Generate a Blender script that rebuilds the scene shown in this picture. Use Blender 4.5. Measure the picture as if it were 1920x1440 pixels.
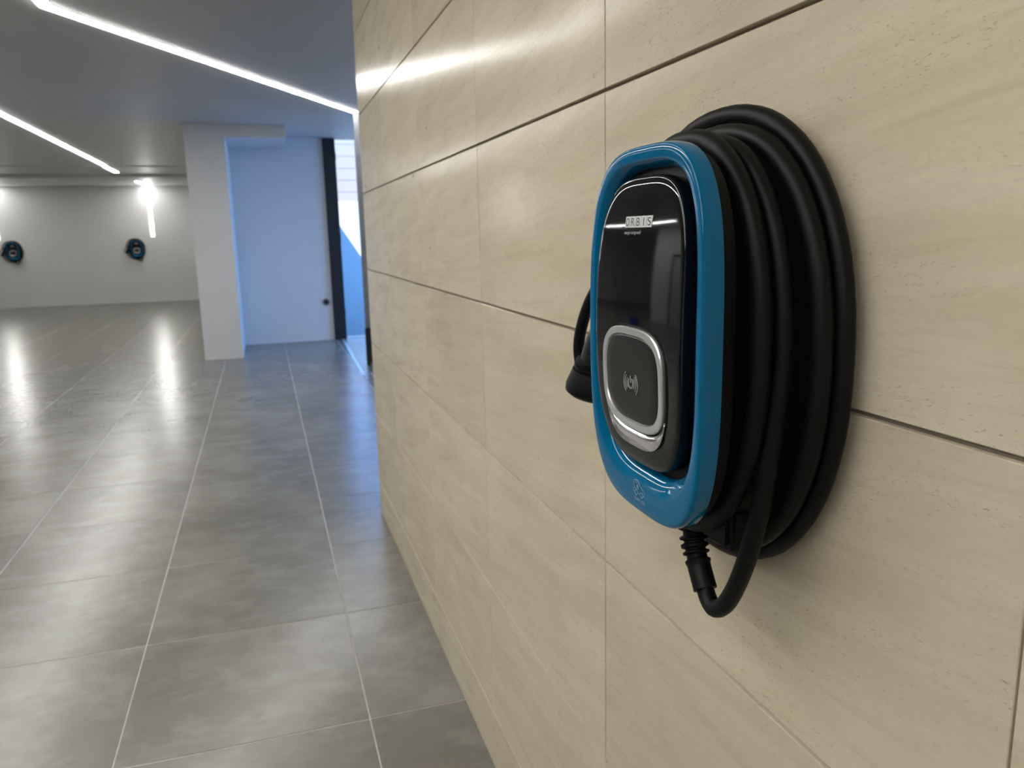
import bpy, bmesh, math, random
from mathutils import Vector, Matrix
random.seed(7)
for o in list(bpy.data.objects): bpy.data.objects.remove(o, do_unlink=True)
SC = bpy.context.scene
COL = SC.collection
PI = math.pi

# ------------------------------------------------------------------ camera, sky, sun, exposure
cam_data = bpy.data.cameras.new('camera'); cam = bpy.data.objects.new('camera', cam_data); COL.objects.link(cam)
CAM = Vector((-0.55, 0.0, 1.5868))
yaw, pitch, roll = 0.3013, -0.1915, -0.0236
fw = Vector((math.sin(yaw)*math.cos(pitch), math.cos(yaw)*math.cos(pitch), math.sin(pitch)))
rt = Vector((math.cos(yaw), -math.sin(yaw), 0)); up = rt.cross(fw)
r2 = rt*math.cos(roll) + up*math.sin(roll); u2 = -rt*math.sin(roll) + up*math.cos(roll)
m = Matrix((r2, u2, -fw)).transposed().to_4x4(); m.translation = CAM
cam.matrix_world = m
cam_data.sensor_width = 36; cam_data.lens = 36*1471.3/1920
cam_data.clip_start = 0.02; cam_data.clip_end = 200
cam_data.dof.use_dof = True; cam_data.dof.focus_distance = 0.80; cam_data.dof.aperture_fstop = 10.0
SC.camera = cam

w = bpy.data.worlds.new('sky'); SC.world = w; w.use_nodes = True
bg = w.node_tree.nodes['Background']; bg.inputs[0].default_value = (0.13, 0.39, 0.97, 1); bg.inputs[1].default_value = 3.5

sd = bpy.data.lights.new('sun', 'SUN'); sd.energy = 16; sd.angle = 0.009; sd.color = (1, 0.96, 0.9)
sun = bpy.data.objects.new('sun', sd); COL.objects.link(sun)
sun.rotation_euler = Vector((0.56, 0.28, -0.78)).to_track_quat('-Z', 'Y').to_euler()
sun.location = (-10, 20, 20)

LED = 27.0            # emission of the light strips
vs = SC.view_settings
vs.view_transform = 'Standard'; vs.look = 'None'; vs.gamma = 1.0; vs.use_curve_mapping = False
vs.exposure = 0.85

# ------------------------------------------------------------------ materials
def mat(name, col, rough=0.5, metal=0.0, spec=0.5, coat=0.0, emit=None, es=0):
    mt = bpy.data.materials.new(name); mt.use_nodes = True
    b = mt.node_tree.nodes['Principled BSDF']
    b.inputs['Base Color'].default_value = (*col, 1); b.inputs['Roughness'].default_value = rough
    b.inputs['Metallic'].default_value = metal; b.inputs['Specular IOR Level'].default_value = spec
    b.inputs['Coat Weight'].default_value = coat; b.inputs['Coat Roughness'].default_value = 0.03
    if emit: b.inputs['Emission Color'].default_value = (*emit, 1); b.inputs['Emission Strength'].default_value = es
    return mt
class NT:
    def __init__(s, mt): s.t = mt.node_tree; s.b = s.t.nodes['Principled BSDF']
    def n(s, k, **kw):
        q = s.t.nodes.new(k)
        for a, v in kw.items(): setattr(q, a, v)
        return q
    def l(s, a, b): s.t.links.new(a, b)
    def ramp(s, src, stops):
        r = s.n('ShaderNodeValToRGB'); e = r.color_ramp.elements
        while len(e) < len(stops): e.new(0.5)
        for i, (p, c) in enumerate(stops): e[i].position = p; e[i].color = (*c, 1) if len(c) == 3 else c
        s.l(src, r.inputs[0]); return r.outputs[0]
    def noise(s, vec, scale, detail=4, rough=0.55, dist=0):
        q = s.n('ShaderNodeTexNoise'); q.inputs['Scale'].default_value = scale; q.inputs['Detail'].default_value = detail
        q.inputs['Roughness'].default_value = rough; q.inputs['Distortion'].default_value = dist
        s.l(vec, q.inputs['Vector']); return q.outputs['Fac']
    def mapped(s, src, scale, rot=(0, 0, 0)):
        q = s.n('ShaderNodeMapping'); q.inputs['Scale'].default_value = scale; q.inputs['Rotation'].default_value = rot
        s.l(src, q.inputs['Vector']); return q.outputs[0]
    def mix(s, f, a, b, mode='MIX'):
        q = s.n('ShaderNodeMix', data_type='RGBA', blend_type=mode)
        for k, v in ((0, f), (6, a), (7, b)):
            if isinstance(v, (int, float)): q.inputs[k].default_value = v
            elif isinstance(v, tuple): q.inputs[k].default_value = (*v, 1)
            else: s.l(v, q.inputs[k])
        return q.outputs[2]
    def maprange(s, src, a, b, c, d):
        q = s.n('ShaderNodeMapRange'); s.l(src, q.inputs[0])
        for i, v in enumerate((a, b, c, d)): q.inputs[i+1].default_value = v
        return q.outputs[0]
    def bump(s, h, strength, dist):
        q = s.n('ShaderNodeBump'); q.inputs['Strength'].default_value = strength; q.inputs['Distance'].default_value = dist
        s.l(h, q.inputs['Height']); s.l(q.outputs[0], s.b.inputs['Normal'])
    def rndcoord(s):
        tc = s.n('ShaderNodeTexCoord'); oi = s.n('ShaderNodeObjectInfo')
        v = s.n('ShaderNodeCombineXYZ'); mlt = s.n('ShaderNodeMath', operation='MULTIPLY'); mlt.inputs[1].default_value = 37.0
        s.l(oi.outputs['Random'], mlt.inputs[0])
        for i in range(3): s.l(mlt.outputs[0], v.inputs[i])
        add = s.n('ShaderNodeVectorMath', operation='ADD'); s.l(tc.outputs['Object'], add.inputs[0]); s.l(v.outputs[0], add.inputs[1])
        return add.outputs[0], oi.outputs['Random']

def travertine():
    mt = mat('travertine', (0.42, 0.37, 0.28), 0.3); k = NT(mt)
    vec, rnd = k.rndcoord()
    tilt = k.mapped(vec, (1, 1, 1), (0.10, 0, 0))
    warp = k.noise(vec, 2.2, 2)
    s1 = k.noise(k.mapped(tilt, (1, 0.9, 7.0)), 2.1, 6, 0.6, 0.7)      # broad strata
    s2 = k.noise(k.mapped(tilt, (1, 1.6, 22.0)), 3.0, 5, 0.65, 0.4)     # fine strata
    s3 = k.noise(vec, 3.0, 3, 0.5, 0.4)
    c = k.ramp(s1, [(0.3, (0.36, 0.30, 0.215)), (0.5, (0.430, 0.372, 0.276)), (0.7, (0.49, 0.435, 0.335))])
    c2 = k.ramp(s3, [(0.3, (0.40, 0.335, 0.255)), (0.7, (0.475, 0.43, 0.32))])
    c = k.mix(0.4, c, c2); gr = k.noise(k.mapped(tilt, (1, 8, 20)), 7.0, 4, 0.7); c = k.mix(k.maprange(gr, 0.35, 0.65, 0.0, 0.16), c, (0.30, 0.25, 0.175))
    f = k.maprange(s2, 0.54, 0.72, 0, 0.42)
    c = k.mix(f, c, (0.33, 0.275, 0.19))
    # small dark pits running along the strata, gathered in drifts
    pit = k.noise(k.mapped(tilt, (1, 36, 110)), 3.2, 3, 0.7, 0.3)
    drift = k.noise(k.mapped(tilt, (1, 1.3, 5)), 2.6, 2)
    pf = k.n('ShaderNodeMath', operation='MULTIPLY'); k.l(k.maprange(pit, 0.60, 0.67, 0, 0.9), pf.inputs[0]); k.l(k.maprange(drift, 0.42, 0.62, 0.05, 0.75), pf.inputs[1])
    c = k.mix(pf.outputs[0], c, (0.23, 0.19, 0.125))
    vein = k.noise(k.mapped(tilt, (1, 3, 26)), 2.0, 3, 0.6, 1.2)
    c = k.mix(k.maprange(vein, 0.68, 0.80, 0, 0.12), c, (0.56, 0.52, 0.42))
    fl = k.noise(k.mapped(vec, (1, 2.2, 4)), 4.5, 1, 0.4)               # rare brown flecks
    c = k.mix(k.maprange(fl, 0.795, 0.81, 0, 0.75), c, (0.20, 0.155, 0.10))
    tone = k.n('ShaderNodeHueSaturation'); k.l(c, tone.inputs['Color']); k.l(k.maprange(rnd, 0, 1, 1.27, 1.39), tone.inputs['Value'])
    k.l(tone.outputs[0], k.b.inputs['Base Color'])
    k.b.inputs['Roughness'].default_value = 0.15
    add = k.n('ShaderNodeMath', operation='SUBTRACT'); k.l(s2, add.inputs[0]); k.l(pf.outputs[0], add.inputs[1])
    k.bump(add.outputs[0], 0.03, 0.0015); k.b.inputs['Specular IOR Level'].default_value = 0.03
    return mt
def cement():
    mt = mat('cement_tile', (0.2, 0.19, 0.17), 0.3); k = NT(mt)
    vec, rnd = k.rndcoord()
    a = k.noise(vec, 1.9, 4, 0.55); b = k.noise(k.mapped(vec, (1, 1.5, 1)), 5.5, 4, 0.6); d = k.noise(vec, 60, 2)
    c = k.ramp(a, [(0.3, (0.118, 0.112, 0.095)), (0.52, (0.148, 0.140, 0.120)), (0.70, (0.195, 0.187, 0.164))])
    c = k.mix(k.maprange(b, 0.48, 0.68, 0, 0.55), c, (0.215, 0.207, 0.183))
    c = k.mix(k.maprange(d, 0.62, 0.8, 0, 0.25), c, (0.13, 0.12, 0.10))
    tone = k.n('ShaderNodeHueSaturation'); k.l(c, tone.inputs['Color']); k.l(k.maprange(rnd, 0, 1, 0.95, 1.05), tone.inputs['Value'])
    k.l(tone.outputs[0], k.b.inputs['Base Color'])
    k.b.inputs['Roughness'].default_value = 0.27
    return mt
def plaster(name, col, rough=0.6):
    mt = mat(name, col, rough); k = NT(mt)
    tc = k.n('ShaderNodeTexCoord').outputs['Object']
    k.bump(k.noise(tc, 40, 3), 0.05, 0.002)
    a = k.noise(tc, 0.9, 3)
    k.l(k.mix(k.maprange(a, 0.3, 0.7, 0, 1), tuple(v*0.97 for v in col), tuple(min(1, v*1.02) for v in col)), k.b.inputs['Base Color'])
    return mt
def rubber():
    mt = mat('black_rubber', (0.0022, 0.0030, 0.0031), 0.50, spec=0.20); k = NT(mt)
    tc = k.n('ShaderNodeTexCoord').outputs['Object']; k.bump(k.noise(tc, 900, 2), 0.08, 0.0005)
    return mt
M = dict(
    stone=travertine(), cement=cement(), white=plaster('white_plaster', (0.66, 0.66, 0.655)), ceil=plaster('ceiling_paint', (0.54, 0.54, 0.54), 0.5),
    joint=mat('wall_joint', (0.30, 0.255, 0.215), 0.8), grout=mat('floor_grout', (0.46, 0.44, 0.40), 0.7),
    led=mat('led_diffuser', (1, 1, 1), 0.5, emit=(1.0, 0.985, 0.94), es=LED), alu=mat('aluminium_profile', (0.6, 0.6, 0.6), 0.4, 0.8),
    blue=mat('blue_gloss_plastic', (0.0, 0.112, 0.25), 0.07, spec=0.30), gloss=mat('piano_black', (0.003, 0.003, 0.0032), 0.04, spec=0.5),
    satin=mat('satin_black_plastic', (0.012, 0.012, 0.011), 0.3, spec=0.32), matte=mat('matte_black_plastic', (0.003, 0.003, 0.003), 0.5, spec=0.18),
    chrome=mat('chrome', (0.85, 0.85, 0.86), 0.10, 1.0), silver=mat('satin_silver', (0.78, 0.78, 0.79), 0.30, 0.85), rubber=rubber(),
    print=mat('grey_print', (0.42, 0.43, 0.43), 0.5), plate=mat('logo_silver', (0.55, 0.55, 0.54), 0.4, 0.3), ink=mat('black_ink', (0.01, 0.01, 0.01), 0.5),
    blueprint=mat('pale_blue_print', (0.22, 0.36, 0.45), 0.5),
    darkframe=mat('black_frame_paint', (0.008, 0.008, 0.009), 0.6), gate=mat('dark_grey_metal', (0.22, 0.23, 0.26), 0.5, 0.2),
    ramp=plaster('pale_concrete', (0.125, 0.145, 0.15), 0.7), facade=plaster('white_render', (0.21, 0.20, 0.19), 0.8),
    greyplastic=mat('grey_plastic', (0.10, 0.10, 0.10), 0.4), buck=mat('blue_bucket_plastic', (0.01, 0.06, 0.5), 0.35), wood=mat('mop_handle', (0.05, 0.05, 0.05), 0.4),
    mopyarn=mat('mop_yarn', (0.4, 0.4, 0.38), 0.9), door=mat('door_paint', (0.5, 0.5, 0.5), 0.45),
)

# ------------------------------------------------------------------ helpers
def obj(name, bm, m_, parent=None, smooth=False):
    me = bpy.data.meshes.new(name); bmesh.ops.recalc_face_normals(bm, faces=bm.faces); bm.to_mesh(me); bm.free()
    me.materials.append(m_)
    if smooth:
        for p in me.polygons: p.use_smooth = True
    o = bpy.data.objects.new(name, me); COL.objects.link(o)
    if parent: o.parent = parent
    return o
def autosmooth(o, ang=40):
    me = o.data
    for p in me.polygons: p.use_smooth = True
    bm = bmesh.new(); bm.from_mesh(me)
    for e in bm.edges:
        if len(e.link_faces) == 2 and e.calc_face_angle(0) > math.radians(ang): e.smooth = False
    bm.to_mesh(me); bm.free(); return o
def box(bm, x0, x1, y0, y1, z0, z1):
    v = [bm.verts.new((x, y, z)) for x in (x0, x1) for y in (y0, y1) for z in (z0, z1)]
    for f in ((0,1,3,2),(4,6,7,5),(0,4,5,1),(2,3,7,6),(0,2,6,4),(1,5,7,3)): bm.faces.new([v[i] for i in f])
def bx(name, m_, x0, x1, y0, y1, z0, z1, parent=None, bevel=0):
    """box whose origin is its own centre"""
    c = Vector(((x0+x1)/2, (y0+y1)/2, (z0+z1)/2))
    bm = bmesh.new(); box(bm, x0-c.x, x1-c.x, y0-c.y, y1-c.y, z0-c.z, z1-c.z)
    if bevel: bmesh.ops.bevel(bm, geom=bm.edges[:], offset=bevel, segments=2, affect='EDGES')
    o = obj(name, bm, m_, parent); o.location = c
    if parent: o.location = c
    return o
def struct(o): o['kind'] = 'structure'; return o
def thing(name, label, cat, loc=(0, 0, 0), rz=0, group=None):
    o = bpy.data.objects.new(name, None); o.empty_display_size = 0.1; COL.objects.link(o)
    o.location = loc; o.rotation_euler = (0, 0, rz); o['label'] = label; o['category'] = cat
    if group: o['group'] = group
    return o
def frames(P, closed):
    n = len(P); T = []
    for i in range(n):
        a = P[(i-1) % n] if (closed or i > 0) else P[i]; b = P[(i+1) % n] if (closed or i < n-1) else P[i]
        T.append((b-a).normalized())
    N = []; ref = Vector((1, 0, 0)) if abs(T[0].x) < 0.9 else Vector((0, 0, 1))
    nrm = (ref - T[0]*ref.dot(T[0])).normalized()
    for i in range(n):
        nrm = (nrm - T[i]*nrm.dot(T[i])).normalized(); N.append(nrm.copy())
    return T, N
def tube(bm, P, r, sides=14, closed=False, cap=True):
    P = [Vector(p) for p in P]; R = r if isinstance(r, (list, tuple)) else [r]*len(P)
    T, N = frames(P, closed); rings = []
    for p, t, n_, q in zip(P, T, N, R):
        b = t.cross(n_)
        rings.append([bm.verts.new(p + (n_*math.cos(2*PI*k/sides) + b*math.sin(2*PI*k/sides))*q) for k in range(sides)])
    m2 = len(rings)
    for i in range(m2 if closed else m2-1):
        A, B = rings[i], rings[(i+1) % m2]
        for k in range(sides): bm.faces.new((A[k], A[(k+1) % sides], B[(k+1) % sides], B[k]))
    if cap and not closed: bm.faces.new(rings[0][::-1]); bm.faces.new(rings[-1])
def spline(K, step=8):
    """Catmull-Rom through the key points (3-vectors or 4-tuples with radius)"""
    K = [list(k) for k in K]; K = [K[0]] + K + [K[-1]]; out = []
    for i in range(1, len(K)-2):
        for s in range(step):
            t = s/step
            out.append([0.5*((2*b)+(-a+c)*t+(2*a-5*b+4*c-d)*t*t+(-a+3*b-3*c+d)*t**3) for a, b, c, d in zip(*K[i-1:i+3])])
    out.append(K[-2]); return out
def sup(a, b, n, t):
    c, s = math.cos(t), math.sin(t)
    return a*math.copysign(abs(c)**(2/n), c), b*math.copysign(abs(s)**(2/n), s)
def loft(bm, rings, N=96, capa=False, capb=False):
    """rings: (a, b, n, cy, cz, fx(y,z)) superellipses in the y-z plane, fx gives x"""
    L = []
    for a, b, n, cy, cz, fx in rings:
        q = []
        for k in range(N):
            y, z = sup(a, b, n, 2*PI*(k+0.5)/N); y += cy; z += cz
            q.append(bm.verts.new((fx(y, z), y, z)))
        L.append(q)
    for A, B in zip(L, L[1:]):
        for k in range(N): bm.faces.new((A[k], A[(k+1) % N], B[(k+1) % N], B[k]))
    if capa: bm.faces.new(L[0][::-1])
    if capb: bm.faces.new(L[-1])
def textmesh(txt, width, height, shear=0.0):
    """text as flat polygons, centred, width along +X and height along +Y"""
    cu = bpy.data.curves.new('t', 'FONT'); cu.body = txt; cu.shear = shear; cu.extrude = 0
    o = bpy.data.objects.new('t', cu); COL.objects.link(o)
    bpy.context.view_layer.update()
    dg = bpy.context.evaluated_depsgraph_get(); me = bpy.data.meshes.new_from_object(o.evaluated_get(dg))
    bpy.data.objects.remove(o, do_unlink=True)
    xs = [v.co.x for v in me.vertices]; ys = [v.co.y for v in me.vertices]
    cx, cy = (min(xs)+max(xs))/2, (min(ys)+max(ys))/2; sx = width/(max(xs)-min(xs)); sy = height/(max(ys)-min(ys))
    for v in me.vertices: v.co = ((v.co.x-cx)*sx, (v.co.y-cy)*sy, 0)
    return me
def placetext(name, txt, width, height, fx, cy, cz, m_, parent, shear=0.0, lift=0.0003):
    me = textmesh(txt, width, height, shear)
    for v in me.vertices:
        y, z = cy - v.co.x, cz + v.co.y; v.co = (fx(y, z)-lift, y, z)
    me.name = name; me.materials.clear(); me.materials.append(m_)
    o = bpy.data.objects.new(name, me); COL.objects.link(o); o.parent = parent; return o

# ------------------------------------------------------------------ structure: floor
CEIL = 3.02
floor = bx('floor', M['grout'], -12.0, 4.2, -4.2, 12.86, -0.25, -0.0016); struct(floor)
floor2 = bx('floor', M['grout'], -12.0, -1.3, 12.86, 22.8, -0.25, -0.0016); struct(floor2)
FX, FY, FS, G = -0.326, 2.408, 0.785, 0.0045
def chamfer_tile(bm, cx, cy, hx, hy, top=0.0, bot=-0.012, c=0.0012):
    lo = [bm.verts.new((cx+sx*hx, cy+sy*hy, bot)) for sx, sy in ((-1,-1),(1,-1),(1,1),(-1,1))]
    mi = [bm.verts.new((cx+sx*hx, cy+sy*hy, top-c)) for sx, sy in ((-1,-1),(1,-1),(1,1),(-1,1))]
    hi = [bm.verts.new((cx+sx*(hx-c), cy+sy*(hy-c), top)) for sx, sy in ((-1,-1),(1,-1),(1,1),(-1,1))]
    for A, B in ((lo, mi), (mi, hi)):
        for i in range(4): bm.faces.new((A[i], A[(i+1) % 4], B[(i+1) % 4], B[i]))
    bm.faces.new(hi); bm.faces.new(lo[::-1])
def in_view(x, y, z=0.0, margin=0.12):
    d = Vector((x, y, z)) - CAM; f = d.dot(fw)
    if f < 0.3: return False
    return abs(d.dot(r2)/f) < 0.6525+margin and abs(d.dot(u2)/f) < 0.4894+margin
tile_mesh = None; far = bmesh.new(); nt = 0
for i in range(-16, 7):
    for j in range(-9, 27):
        x0, x1 = FX+i*FS, FX+(i+1)*FS; y0, y1 = FY+j*FS, FY+(j+1)*FS
        xl, xh, yl, yh = max(x0, -12), min(x1, 4.2), max(y0, -4.2), min(y1, 22.6)
        if yl > 12.8 and xl > -1.35: continue
        if y0 < 12.86 < y1 and xl > -1.3: yh = 12.86
        if xh-xl < 0.03 or yh-yl < 0.03: continue
        if xl >= -0.02 and yh < 4.40: continue
        cx, cy = (xl+xh)/2, (yl+yh)/2
        vis = cy < 15.5 and any(in_view(px, py) for px in (xl, xh) for py in (yl, yh)) and cx < 1.2
        if vis:
            if abs(xh-xl-FS) < 1e-6 and abs(yh-yl-FS) < 1e-6:
                if tile_mesh is None:
                    b = bmesh.new(); chamfer_tile(b, 0, 0, FS/2-G/2, FS/2-G/2); t = obj('floor_tile', b, M['cement'], floor); tile_mesh = t.data
                else:
                    t = bpy.data.objects.new('floor_tile', tile_mesh); COL.objects.link(t); t.parent = floor
            else:
                b = bmesh.new(); chamfer_tile(b, 0, 0, (xh-xl)/2-G/2, (yh-yl)/2-G/2); t = obj('floor_tile', b, M['cement'], floor)
            t.location = Vector((cx, cy, 0)) - floor.location; nt += 1
            t.rotation_euler.x = random.uniform(-.0006, .0006)
        else:
            chamfer_tile(far, cx, cy, (xh-xl)/2-G/2, (yh-yl)/2-G/2)
fo = obj('distant_tiles', far, M['cement'], floor); fo.location = -floor.location; fo['kind'] = 'stuff'

# ------------------------------------------------------------------ structure: stone clad wall on the right
wr = bx('wall_right', M['joint'], 0.0085, 4.2, -4.2, 4.410, 0.0, CEIL); struct(wr)
zs = [0.0, 0.188, 0.593, 0.998, 1.403, 1.808, 2.213, 2.618, CEIL]
ys = [-4.2, -3.574, -2.774, -1.974, -1.174, -0.374, 0.426, 1.226, 2.026, 2.826, 3.626, 4.412]
cache = {}
def wall_tile(y0, y1, z0, z1):
    gh, gv = 0.0060, 0.0026
    hy, hz = (y1-y0-gv)/2, (z1-z0-gh)/2; key = (round(hy, 4), round(hz, 4))
    if key not in cache:
        b = bmesh.new(); c = 0.0009
        S = ((-1,-1),(1,-1),(1,1),(-1,1))
        back = [b.verts.new((0.0086, s*hy, q*hz)) for s, q in S]
        mid = [b.verts.new((c, s*hy, q*hz)) for s, q in S]
        fr = [b.verts.new((0.0, s*(hy-c), q*(hz-c))) for s, q in S]
        for A, B in ((back, mid), (mid, fr)):
            for i in range(4): b.faces.new((A[i], A[(i+1) % 4], B[(i+1) % 4], B[i]))
        b.faces.new(fr); b.faces.new(back[::-1])
        o = obj('stone_tile', b, M['stone'], wr); cache[key] = o.data
    else:
        o = bpy.data.objects.new('stone_tile', cache[key]); COL.objects.link(o); o.parent = wr
    o.location = Vector((random.uniform(-.0002, .0003), (y0+y1)/2, (z0+z1)/2)) - wr.location
    o.rotation_euler = (0, 0, random.uniform(-.0004, .0004))
for a, b_ in zip(ys, ys[1:]):
    for c, d in zip(zs, zs[1:]): wall_tile(a, b_, c, d)

# other walls, ceiling
struct(bx('ceiling', M['ceil'], -12.0, 2.85, -4.2, 12.62, CEIL, CEIL+0.35))
struct(bx('ceiling', M['ceil'], -12.0, -1.3, 12.62, 17.3, CEIL, CEIL+0.35))
struct(bx('ceiling', M['ceil'], -12.0, -1.3, 17.3, 19.25, CEIL-0.018, CEIL+0.35))
struct(bx('ceiling', M['ceil'], -12.0, -1.3, 19.25, 20.45, CEIL-0.085, CEIL+0.35))
struct(bx('ceiling', M['ceil'], -12.0, -1.3, 20.45, 22.6, CEIL-0.055, CEIL+0.35))
struct(bx('wall_far', M['white'], -12.0, -1.1, 22.6, 22.9, 0, CEIL))
struct(bx('wall_left', M['white'], -12.25, -12.0, -4.4, 22.9, 0, CEIL+0.3))
struct(bx('wall_near', M['white'], -12.0, 4.2, -4.45, -4.2, 0, CEIL+0.3))
struct(bx('wall_side', M['white'], -1.3, -1.1, 12.45, 22.6, 0, CEIL+0.3))
struct(bx('wall_back', M['white'], -1.1, 0.44, 12.45, 12.62, 0, CEIL))
struct(bx('wall_outer', M['white'], 2.6, 2.85, 4.3, 10.0, 0, CEIL+0.35))
struct(bx('floor_court', M['ramp'], 4.2, 9.0, 4.3, 12.6, -0.25, -0.004))
struct(bx('wall_pillar', M['white'], -1.372, -0.888, 11.07, 12.45, 0, CEIL))
struct(bx('trim_1', M['white'], -0.888, -0.12, 11.10, 12.45, 2.867, CEIL))
struct(bx('baseboard_far', M['white'], -12.0, -1.3, 22.588, 22.6, 0, 0.07))

# gateway to the outside: black posts
d1 = bx('door_1', M['darkframe'], 0.44, 0.622, 12.40, 12.66, 0, CEIL-0.002, bevel=0.006); struct(d1)
jr = bx('door_2', M['darkframe'], 2.66, 2.84, 12.40, 12.66, 0, CEIL-0.002, bevel=0.006); struct(jr)
# rubber seal and hinge plates on the near black post
for zz in (0.35, 1.5, 2.7):
    o = bx('hinge', M['gate'], 0.615, 0.63, 12.42, 12.47, zz, zz+0.12, bevel=0.003); o.parent = d1; o.location = o.location - d1.location

# slim post beyond the stone wall
gl = thing('gate_post', 'slim dark grey metal post standing just past the end of the stone wall', 'post', (0.63, 9.80, 0.0))
bx('post_core', M['gate'], -0.02, 0.085, -0.03, 0.03, 0.46, CEIL-0.004, gl, 0.004)
for k in range(5):
    z0 = 0.50+k*0.50
    bx('cover_plate', M['gate'], -0.015, 0.080, -0.042, -0.030, z0, z0+0.488, gl, 0.003)
bx('foot_housing', M['darkframe'], -0.025, 0.095, -0.05, 0.05, 0.0, 0.458, gl, 0.004)
# gate motor at its foot
gm = thing('gate_motor', 'small dark grey box on the floor at the far foot of the stone wall', 'gate motor', (0.60, 8.95, 0.0))
bx('motor_housing', M['satin'], -0.04, 0.10, -0.12, 0.12, 0.02, 0.16, gm, 0.02)
bx('base_plate', M['alu'], -0.05, 0.12, -0.14, 0.14, 0.0, 0.02, gm, 0.004)
gt = bx('floor_track', M['alu'], 0.50, 0.53, 9.0, 12.6, 0.0, 0.006, bevel=0.002)
gt['label'] = 'thin metal gate track on the floor leading to the bright gateway'; gt['category'] = 'floor track'
gt.rotation_euler.z = -0.03

# outside: ramp climbing between two walls, facade at its top
def ramp_pts(x0, x1, y0, y1, s, zb, name, m_):
    bm = bmesh.new(); z = lambda y: s*(y-12.86)
    v = [bm.verts.new(p) for p in ((x0,y0,z(y0)),(x1,y0,z(y0)),(x1,y1,z(y1)),(x0,y1,z(y1)),(x0,y0,zb),(x1,y0,zb),(x1,y1,zb),(x0,y1,zb))]
    for f in ((0,1,2,3),(4,7,6,5),(0,4,5,1),(1,5,6,2),(2,6,7,3),(3,7,4,0)): bm.faces.new([v[i] for i in f])
    return struct(obj(name, bm, m_))
ramp_pts(0.42, 4.2, 12.86, 30.0, 0.165, -0.3, 'floor_ramp', M['ramp'])
def ramp_wall(x0, x1, h0, name):
    bm = bmesh.new(); y0, y1 = 12.64, 30.0; z = lambda y: 0.165*(y-12.86)+h0
    v = [bm.verts.new(p) for p in ((x0,y0,z(y0)),(x1,y0,z(y0)),(x1,y1,z(y1)),(x0,y1,z(y1)),(x0,y0,-.3),(x1,y0,-.3),(x1,y1,-.3),(x0,y1,-.3))]
    for f in ((0,1,2,3),(4,7,6,5),(0,4,5,1),(1,5,6,2),(2,6,7,3),(3,7,4,0)): bm.faces.new([v[i] for i in f])
    return struct(obj(name, bm, m_ := M['facade']))
ramp_wall(0.10, 0.42, 1.95, 'wall_ramp_left')
ramp_wall(4.2, 4.4, 2.4, 'wall_ramp_right')
struct(bx('floor_threshold', M['grout'], 0.42, 4.2, 12.66, 12.86, -0.25, 0.0))
fc = bx('facade', M['facade'], -1.0, 8.0, 30.0, 31.0, -0.3, 5.4)
fc['label'] = 'pale building front seen at the top of the ramp outside'; fc['category'] = 'building'
for k in range(8):
    o = bx('facade_board', M['facade'], -1.0, 8.0, 29.97, 30.0, 1.9+k*0.42, 2.31+k*0.42, bevel=0.003); o.parent = fc; o.location = o.location - fc.location

# round socket on the white wall
rs = thing('round_wall_socket', 'small round dark grey socket low on the white wall beside the black post', 'socket', (0.345, 12.45, 0.59))
b = bmesh.new(); bmesh.ops.create_cone(b, cap_ends=True, segments=32, radius1=0.052, radius2=0.046, depth=0.03, matrix=Matrix.Translation((0, -0.015, 0)) @ Matrix.Rotation(PI/2, 4, 'X')); obj('cover', b, M['greyplastic'], rs)
b = bmesh.new(); bmesh.ops.create_cone(b, cap_ends=True, segments=24, radius1=0.026, radius2=0.022, depth=0.016, matrix=Matrix.Translation((0, -0.036, 0)) @ Matrix.Rotation(PI/2, 4, 'X')); obj('lid', b, M['matte'], rs)

# ------------------------------------------------------------------ light strips
def ribbon(bm, pts, w_, t0, t1):
    """flat bar along polyline on the ceiling: width w_, from z-t1 to z-t0, mitred"""
    P = [Vector(p) for p in pts]; L = []
    for i, p in enumerate(P):
        a = (P[i]-P[i-1]).normalized() if i else (P[1]-P[0]).normalized()
        c = (P[i+1]-P[i]).normalized() if i < len(P)-1 else a
        t = (a+c).normalized(); n = Vector((-t.y, t.x, 0)); k = w_/2/max(0.3, n.dot(Vector((-a.y, a.x, 0))))
        L.append([bm.verts.new(p+n*k*s-Vector((0, 0, d))) for s, d in ((1, t0), (-1, t0), (-1, t1), (1, t1))])
    for A, B in zip(L, L[1:]):
        for i in range(4): bm.faces.new((A[i], A[(i+1) % 4], B[(i+1) % 4], B[i]))
    bm.faces.new(L[0]); bm.faces.new(L[-1][::-1])
def strip(label, pts, down=None, wid=0.075):
    pts = [(p[0], p[1], p[2]-0.002) for p in pts]; o = Vector(pts[0]); t = thing('led_light_strip', label, 'ceiling light', o, 0, 'glowing light strips of the garage')
    loc = [Vector(p)-o for p in pts]
    b = bmesh.new(); ribbon(b, loc, wid, 0.002, 0.008)
    if down is not None:
        e = loc[-1]; box(b, e.x-wid/2, e.x+wid/2, e.y-0.008, e.y-0.002, down-o.z, e.z-0.002)
    obj('diffuser', b, M['led'], t)
    b = bmesh.new(); ribbon(b, loc, wid+0.012, 0.0, 0.0035)
    if down is not None: box(b, e.x-wid/2-.006, e.x+wid/2+.006, e.y-0.0035, e.y, down-.006-o.z, e.z)
    obj('profile', b, M['alu'], t)
strip('long bent glowing strip crossing the ceiling to the stone wall corner', [(-1.72, -3.2, CEIL), (-1.695, 5.80, CEIL), (0.640, 9.80, CEIL)])
strip('straight glowing ceiling strip at the left, running back towards the far wall', [(-3.20, -3.2, CEIL), (-3.20, 10.35, CEIL), (-3.28, 17.1, CEIL), (-3.28, 17.27, CEIL-.02), (-3.29, 18.55, CEIL-.02)])
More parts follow.
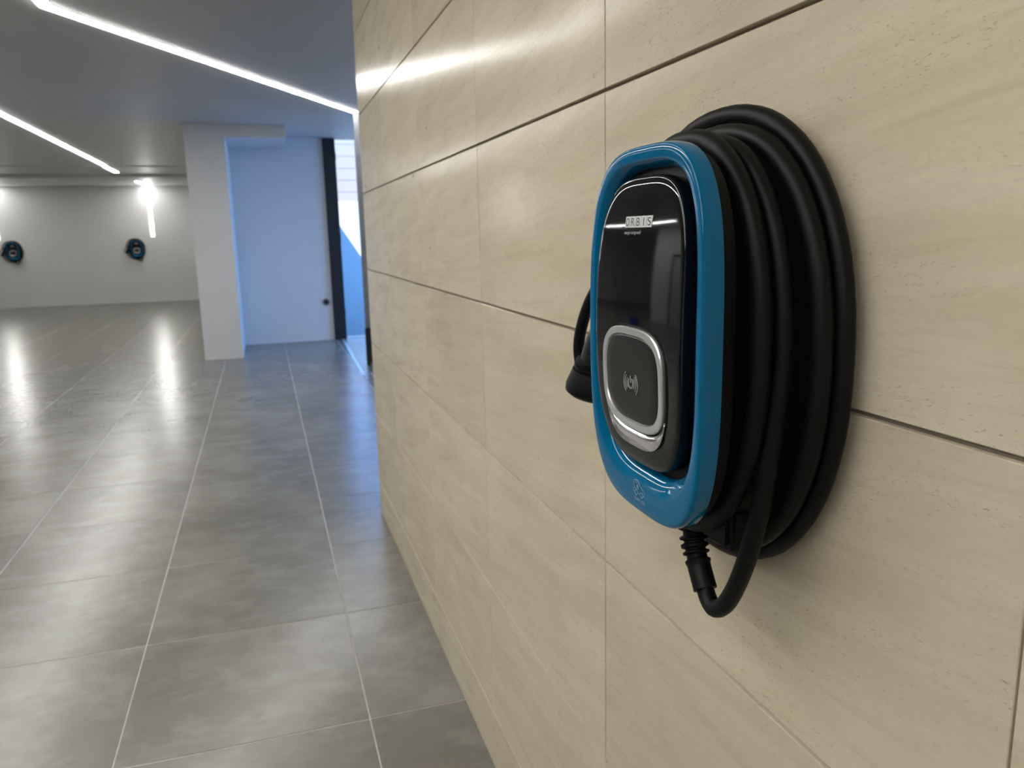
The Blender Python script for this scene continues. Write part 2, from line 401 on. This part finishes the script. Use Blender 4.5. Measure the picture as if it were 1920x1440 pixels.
strip('glowing strip that bends from the ceiling down the far wall above the right far charger', [(-3.22, 20.5, CEIL-0.055), (-3.20, 22.6, CEIL-0.055)], 1.69, 0.065)
strip('glowing strip down the far wall left of the left far charger', [(-6.72, 20.5, CEIL-0.055), (-6.72, 22.6, CEIL-0.055)], 1.69, 0.065)

strip('added glowing ceiling strip, unseen outside the left edge, that brightens the far area', [(-6.72, 12.0, CEIL), (-6.72, 17.2, CEIL)])  # extra strip out of view, added to light the far end
# ------------------------------------------------------------------ wall charger
YC, ZC = 0.80, 1.466
def build_charger(label):
    t = thing('wall_charger', label, 'charger', (0.0, YC, ZC), 0, 'blue and black wall chargers')
    c0 = lambda v: (lambda y, z: v)
    # black rear housing with lip
    b = bmesh.new()
    loft(b, [(0.118, 0.186, 3.0, 0, 0, c0(0.0)), (0.120, 0.190, 3.0, 0, 0, c0(-0.06)), (0.124, 0.196, 3.1, 0, 0, c0(-0.104)), (0.131, 0.203, 3.3, 0, 0, c0(-0.110)), (0.133, 0.205, 3.4, 0, 0, c0(-0.1275)),
             (0.112, 0.170, 3.4, 0, 0.010, c0(-0.1285)), (0.111, 0.168, 3.4, 0, 0.012, c0(-0.1285))], capa=True, capb=True)
    autosmooth(obj('rear_housing', b, M['matte'], t), 35)
    # wall drum the cable winds around
    b = bmesh.new(); rr = []
    for x, a, bb in ((0, .188, .243), (-.010, .185, .240), (-.016, .170, .230), (-.030, .160, .224), (-.050, .148, .220), (-.078, .138, .214), (-.083, .132, .206)): rr.append((a, bb, 2.4, 0.036*max(0, 1+x/0.05), -0.008, c0(x)))
    loft(b, rr, capa=True, capb=True); autosmooth(obj('cable_drum', b, M['matte'], t), 35)
    b = bmesh.new(); box(b, -.086, -.045, -.095, .06, -.234, -.18); bmesh.ops.bevel(b, geom=b.edges[:], offset=.008, segments=3, affect='EDGES'); autosmooth(obj('cable_outlet', b, M['matte'], t), 35)
    # blue surround
    fr = lambda y, z: -0.1515 + 0.13*z*z
    oa, ob, ocz = 0.137, 0.210, 0.0; ia, ib, icz = 0.117, 0.171, 0.014
    def R_(s, off, grow=0.0, flat=None):
        a = oa+(ia-oa)*s+grow; bb = ob+(ib-ob)*s+grow; cz = ocz+(icz-ocz)*s
        return (a, bb, 3.5, 0, cz, (lambda y, z: fr(y, z)+off) if flat is None else (lambda y, z: flat))
    b = bmesh.new()
    loft(b, [R_(0, 0, -0.004, -0.127), R_(0, 0, 0.0005, -0.1275), R_(0, 0.012, 0.001), R_(0, 0.0040, 0.0003), R_(0.02, 0.0016), R_(0.05, 0.0004), R_(0.10, 0.0), R_(0.30, 0.0), R_(0.56, 0.0008), R_(0.62, 0.0013), R_(0.67, 0.0024), R_(0.80, 0.0062), R_(0.94, 0.0110), R_(1.0, 0.016), R_(1.0, 0, 0, -0.129)], 128)
    autosmooth(obj('blue_surround', b, M['blue'], t), 50)
    # glossy black front panel, gently domed
    pf = lambda y, z: -0.1575 + 0.40*z*z + 0.10*y*y
    def Pn(k, off, flat=None): return (0.1065*k, 0.163*k, 3.5, 0, 0.0145, (lambda y, z: pf(y, z)+off) if flat is None else (lambda y, z: flat))
    b = bmesh.new()
    loft(b, [Pn(1, 0, -0.1285), Pn(1.0, 0.0034), Pn(0.998, 0.0016), Pn(0.992, 0.0005), Pn(0.982, 0.0), Pn(0.94, 0)] + [Pn(q, 0) for q in (.85, .7, .55, .4, .25, .12, .04)], 128, capb=True)
    autosmooth(obj('front_panel', b, M['gloss'], t), 60)
    # reader button: dark recess ring, chrome ring, matte pad
    bz = -0.047; n_ = 3.3
    bt = lambda k, off: (lambda y, z: pf(y, z)+off)
    b = bmesh.new(); loft(b, [(0.0800, 0.0640, n_, 0, bz-0.002, bt(0, 0.001)), (0.0795, 0.0635, n_, 0, bz-0.002, bt(0, -0.0007)), (0.0765, 0.0600, n_, 0, bz, bt(0, -0.0009)), (0.074, 0.057, n_, 0, bz, bt(0, 0.0005))], 96)
    autosmooth(obj('button_recess', b, M['matte'], t), 50)
    b = bmesh.new()
    loft(b, [(0.0755, 0.0590, n_, 0, bz, bt(0, 0.0015)), (0.0755, 0.0590, n_, 0, bz, bt(0, -0.0030)), (0.0742, 0.0577, n_, 0, bz, bt(0, -0.0044)), (0.0672, 0.0509, n_, 0, bz, bt(0, -0.0042)), (0.0660, 0.0497, n_, 0, bz, bt(0, -0.0015))], 96)
    ring = autosmooth(obj('button_ring', b, M['silver'], t), 18)
    b = bmesh.new()
    loft(b, [(0.0668, 0.0505, n_, 0, bz, bt(0, -0.0012)), (0.0655, 0.0492, n_, 0, bz, bt(0, -0.0030)), (0.064, 0.048, n_, 0, bz, bt(0, -0.0034))] + [(0.064*q, 0.048*q, n_, 0, bz, bt(0, -0.0034+0.0012*(1-q))) for q in (.8, .55, .3, .1)], 96, capb=True)
    pad = autosmooth(obj('button_pad', b, M['satin'], t), 60)
    # chrome crescent under the button
    b = bmesh.new(); A = []; B = []; C_ = []
    K = 40
    for k in range(K+1):
        th = math.radians(205 + 130*k/K)
        y, z = sup(0.0775, 0.0605, n_, th); y2, z2 = sup(0.0775, 0.0605, n_, th)
        s = math.sin(PI*k/K)**0.75
        A.append(b.verts.new((pf(y, z+bz)-0.0012, y, z+bz-0.0005)))
        B.append(b.verts.new((pf(y, z+bz)-0.0002-0.0008*s, y*(1+0.015*s), z+bz-0.0025-0.005*s)))
        C_.append(b.verts.new((pf(y, z+bz)-0.0018, y*(1+0.03*s), z+bz-0.0010-0.018*s)))
    for k in range(K):
        b.faces.new((A[k], A[k+1], B[k+1], B[k])); b.faces.new((B[k], B[k+1], C_[k+1], C_[k]))
    cr = obj('chrome_lip', b, M['chrome'], t, True); so = cr.modifiers.new('s', 'SOLIDIFY'); so.thickness = 0.0008
    # power symbol with radio arcs on the pad
    b = bmesh.new(); sx = lambda y, z: pf(y, z)-0.0032; iz = -0.052
    def arc(cy, cz, ry, rz, a0, a1, r=0.0005, K=16):
        P_ = []
        for i in range(K+1):
            a = math.radians(a0+(a1-a0)*i/K); y, z = cy+ry*math.cos(a), cz+rz*math.sin(a); P_.append((sx(y, z), y, z))
        tube(b, P_, r, 6)
    arc(0, iz, 0.0058, 0.0060, 120, 420, 0.00075, 24)
    tube(b, [(sx(0, iz), 0, iz+0.0005), (sx(0, iz+.008), 0, iz+0.0085)], 0.00075, 6)
    for q, rr_ in enumerate((0.0095, 0.0135, 0.0175)):
        sp = 40+q*2
        arc(0, iz, rr_, rr_*0.93, -sp, sp); arc(0, iz, rr_, rr_*0.93, 180-sp, 180+sp)
    obj('power_symbol', b, M['print'], pad)
    # maker's plate: five small plates with one letter each
    lz = 0.1285; W = 0.0655; pw = W/5
    for i, ch in enumerate('ORBIS'):
        y = W/2 - pw*(i+0.5); h = 0.0062; sl = 0.0008
        b = bmesh.new(); q = []
        for dy, dz in ((-.5, -1), (.5, -1), (.5, 1), (-.5, 1)):
            yy, zz = y+dy*(pw-0.0009)-sl*dz, lz+dz*h; q.append((yy, zz))
        v0 = [b.verts.new((pf(yy, zz)-0.0004, yy, zz)) for yy, zz in q]; v1 = [b.verts.new((pf(yy, zz)+0.0005, yy, zz)) for yy, zz in q]
        b.faces.new(v0); b.faces.new(v1[::-1])
        for k in range(4): b.faces.new((v0[k], v1[k], v1[(k+1) % 4], v0[(k+1) % 4]))
        pl = obj('logo_plate', b, M['plate'], t)
        placetext('letter', ch, 0.0018 if ch == 'I' else 0.0078, 0.0088, pf, y, lz, M['ink'], pl, 0.0, 0.0006)
    placetext('tagline', 'energía inteligente®', 0.041, 0.0050, pf, 0.0125, 0.1165, M['print'], t, 0.2, 0.0003)
    # car emblem on the blue surround
    b = bmesh.new(); ey, ez = 0.001, -0.181; fx = lambda y, z: fr(y, z)-0.0003
    def line(pts, r=0.0004, closed=False, st=6):
        pts = spline(pts, st) if not closed else pts
        tube(b, [(fx(ey-p[0]/1000, ez+p[1]/1000), ey-p[0]/1000, ez+p[1]/1000) for p in pts], r, 6, closed)
    line([(-11.5, -5.5), (-13.5, -5.2), (-13.8, -2), (-13.2, 4), (-10, 9), (-5, 10.5), (0, 9), (4, 5), (8, 3), (12.5, 1), (14, -2.5), (13, -5.5), (11, -5.5)])
    line([(-10.8, -1), (-11, 3), (-8.5, 6.5), (-5, 7.2), (-2.5, 5.5)])
    for cx in (-7, 6.5): line([(cx+3.2*math.cos(a*PI/10), -5.5+3.2*math.sin(a*PI/10)) for a in range(20)], 0.0004, True)
    line([(-3.4, -5.5), (0, -4.8), (2.9, -5.5)])
    line([(-11, -0.5), (-8, -0.8), (-4, -3.5)])
    tube(b, [(fx(ey-p[0]/1000, ez+p[1]/1000), ey-p[0]/1000, ez+p[1]/1000) for p in ((-3.6, 6), (-2.6, 4), (-1.6, 1.2), (-1, -1))], [0.0007, 0.0015, 0.0013, 0.0003], 6)
    obj('car_emblem', b, M['blueprint'], t)
    placetext('model_lettering', 'VIARIS UNI', 0.027, 0.0042, fr, ey, ez-0.0135, M['blueprint'], t, 0.0, 0.0003)
    # cable: gland, loop, then windings
    r = 0.0105
    RG = {0: (-.0225, .2222, .2597, .0400, -.0124), 1: (-.0440, .1911, .2368, .0135, -.0132), 2: (-.0670, .1506, .2227, .0008, -.0115), 3: (-.0900, .1522, .2194, .0060, -.0031)}
    def rp(g, ph, g2=None, f=0.0):
        A = RG[g]; q = A if g2 is None else tuple(a+(c-a)*f for a, c in zip(A, RG[g2]))
        y, z = sup(q[1], q[2], 2.25, ph); return (q[0], y+q[3], z+q[4])
    P_ = []
    K0 = [(-0.0740, -0.027, -0.300), (-0.0755, -0.040, -0.3135), (-0.0775, -0.058, -0.3165), (-0.0785, -0.082, -0.298), (-0.0785, -0.106, -0.258), (-0.0775, -0.126, -0.205), (-0.0750, -0.140, -0.140), (-0.0710, -0.147, -0.070)]
    P_ += spline(K0 + [rp(2, math.radians(180))], 6)
    order = [(2, 180, 30, None), (2, 30, -30, 3), (3, -30, -330, None), (3, -330, -400, 1), (1, -400, -690, None), (1, -690, -750, 0), (0, -750, -1070, None)]
    for g, a0, a1, g2 in order:
        K = max(6, int(abs(a1-a0)/5))
        for k in range(1, K+1):
            u = k/K; f = u*u*(3-2*u); P_.append(rp(g, math.radians(a0+(a1-a0)*u), g2, f))
    b = bmesh.new(); tube(b, P_, r, 14)
    obj('charging_cable', b, M['rubber'], t, True)
    # ribbed strain relief
    b = bmesh.new(); top = Vector((-0.070, 0.012, -0.192)); p1 = Vector((-0.071, 0.006, -0.245)); end = Vector((-0.0745, -0.031, -0.305))
    pts = spline([tuple(top), tuple(p1), (-0.0725, -0.008, -0.275), tuple(end)], 16); n2 = len(pts); rad = []
    for i in range(n2):
        u = i/(n2-1)
        if u < 0.28: rad.append(0.0135)
        elif u < 0.72:
            rad.append(0.0185-0.003*(u-.28)/.44 if math.sin((u-0.28)/0.44*2*PI*4.5) > -0.15 else 0.0125)
        else: rad.append(0.0142)
    tube(b, pts, rad, 20); autosmooth(obj('strain_relief', b, M['rubber'], t), 35)
    # charging plug in its holder on the left side
    K1 = [(-0.070, 0.185, 0.040, 0.020), (-0.080, 0.212, 0.000, 0.025), (-0.088, 0.232, -0.045, 0.029), (-0.092, 0.242, -0.082, 0.031)]
    pts = spline(K1, 8); b = bmesh.new(); tube(b, [p[:3] for p in pts], [p[3] for p in pts], 24); pb = autosmooth(obj('plug_body', b, M['satin'], t), 45)
    ax = Vector((-.10, .18, -1)).normalized(); base = Vector((-.091, .242, -.066))
    prof = [(0, .031), (.003, .0345), (.006, .0345), (.007, .0325), (.009, .0325), (.010, .036), (.013, .036), (.014, .034), (.016, .034), (.017, .0375), (.040, .0440), (.050, .0435), (.055, .037)]
    b = bmesh.new(); tube(b, [tuple(base+ax*s) for s, _ in prof], [q for _, q in prof], 32); autosmooth(obj('plug_cap', b, M['rubber'], t), 35)
    b = bmesh.new(); tube(b, spline([(-.070, .190, .080), (-.085, .240, .052), (-.094, .270, .018), (-.095, .302, -.025), (-.093, .318, -.060), (-.092, .310, -.090)], 8), 0.0088, 12); obj('handle', b, M['rubber'], t, True)
    b = bmesh.new(); box(b, -.085, -.045, .125, .215, .02, .075); bmesh.ops.bevel(b, geom=b.edges[:], offset=.008, segments=3, affect='EDGES'); autosmooth(obj('plug_holder', b, M['matte'], t), 35)
    return t
main = build_charger('large blue and black wall charger with coiled cable on the beige stone wall')
def children(o): return [c for c in bpy.data.objects if c.parent == o]
def copy_tree(o, parent=None):
    c = o.copy(); COL.objects.link(c); kids = children(o)
    if parent: c.parent = parent
    for k in kids: copy_tree(k, c)
    return c
for x, z, lab in ((-3.60, 1.388, 'small distant wall charger on the far wall, just left of the hanging glowing strip'),
                  (-6.40, 1.400, 'small distant wall charger on the far wall at the very left edge')):
    c = copy_tree(main); c.location = (x, 22.6, z); c.rotation_euler = (0, 0, PI/2); c['label'] = lab

# ------------------------------------------------------------------ part of the room that only the glossy panel mirrors
wp = struct(bx('wall_partition', M['white'], -12.0, -7.6, 14.2, 14.4, 0, CEIL))
wq = struct(bx('wall_partition', M['white'], -7.75, -7.6, 6.0, 14.2, 0, CEIL))
for n_i, y0 in ((3, 10.2), (4, 12.2)):
    d = struct(bx('door_%d' % n_i, M['door'], -7.6, -7.575, y0, y0+0.9, 0, 2.1))
    for a in ((y0-0.08, y0, 0, 2.18), (y0+0.9, y0+0.98, 0, 2.18), (y0, y0+0.9, 2.1, 2.18)):
        o = bx('door_frame', M['darkframe'], -7.6, -7.56, a[0], a[1], a[2], a[3], bevel=0.004); o.parent = d; o.location = o.location-d.location
    o = bx('door_handle', M['chrome'], -7.575, -7.53, y0+0.08, y0+0.2, 1.0, 1.02, bevel=0.004); o.parent = d; o.location = o.location-d.location

bk = thing('cleaning_bucket', 'blue cleaning bucket on the grey floor, mirrored in the glossy charger panel', 'bucket', (-5.9, 12.3, 0.0))
b = bmesh.new(); rr = [(0.0, .13), (0.004, .135), (0.16, .15), (0.30, .165), (0.31, .172), (0.32, .172), (0.32, .160), (0.20, .150), (0.02, .125)]
tube(b, [(0, 0, z) for z, _ in rr], [q for _, q in rr], 32); autosmooth(obj('body', b, M['buck'], bk), 35)
b = bmesh.new(); tube(b, [(0.17*math.cos(a*PI/16), 0, 0.31-0.10*math.sin(a*PI/16)) for a in range(17)], 0.004, 8); obj('handle', b, M['alu'], bk)
mp = thing('mop', 'thin dark-handled mop leaning beside the blue bucket, mirrored in the charger panel', 'mop', (-5.40, 12.3, 0.0))
b = bmesh.new(); tube(b, [(0, 0, 0.08), (0.10, 0.05, 1.45)], 0.012, 10); obj('pole', b, M['wood'], mp)
b = bmesh.new(); tube(b, [(0, 0, 0.0), (0, 0, 0.03), (0, 0, 0.09), (0, 0, 0.14)], [0.15, 0.14, 0.07, 0.025], 20); obj('mop_head', b, M['mopyarn'], mp, True)
bpy.context.view_layer.update()
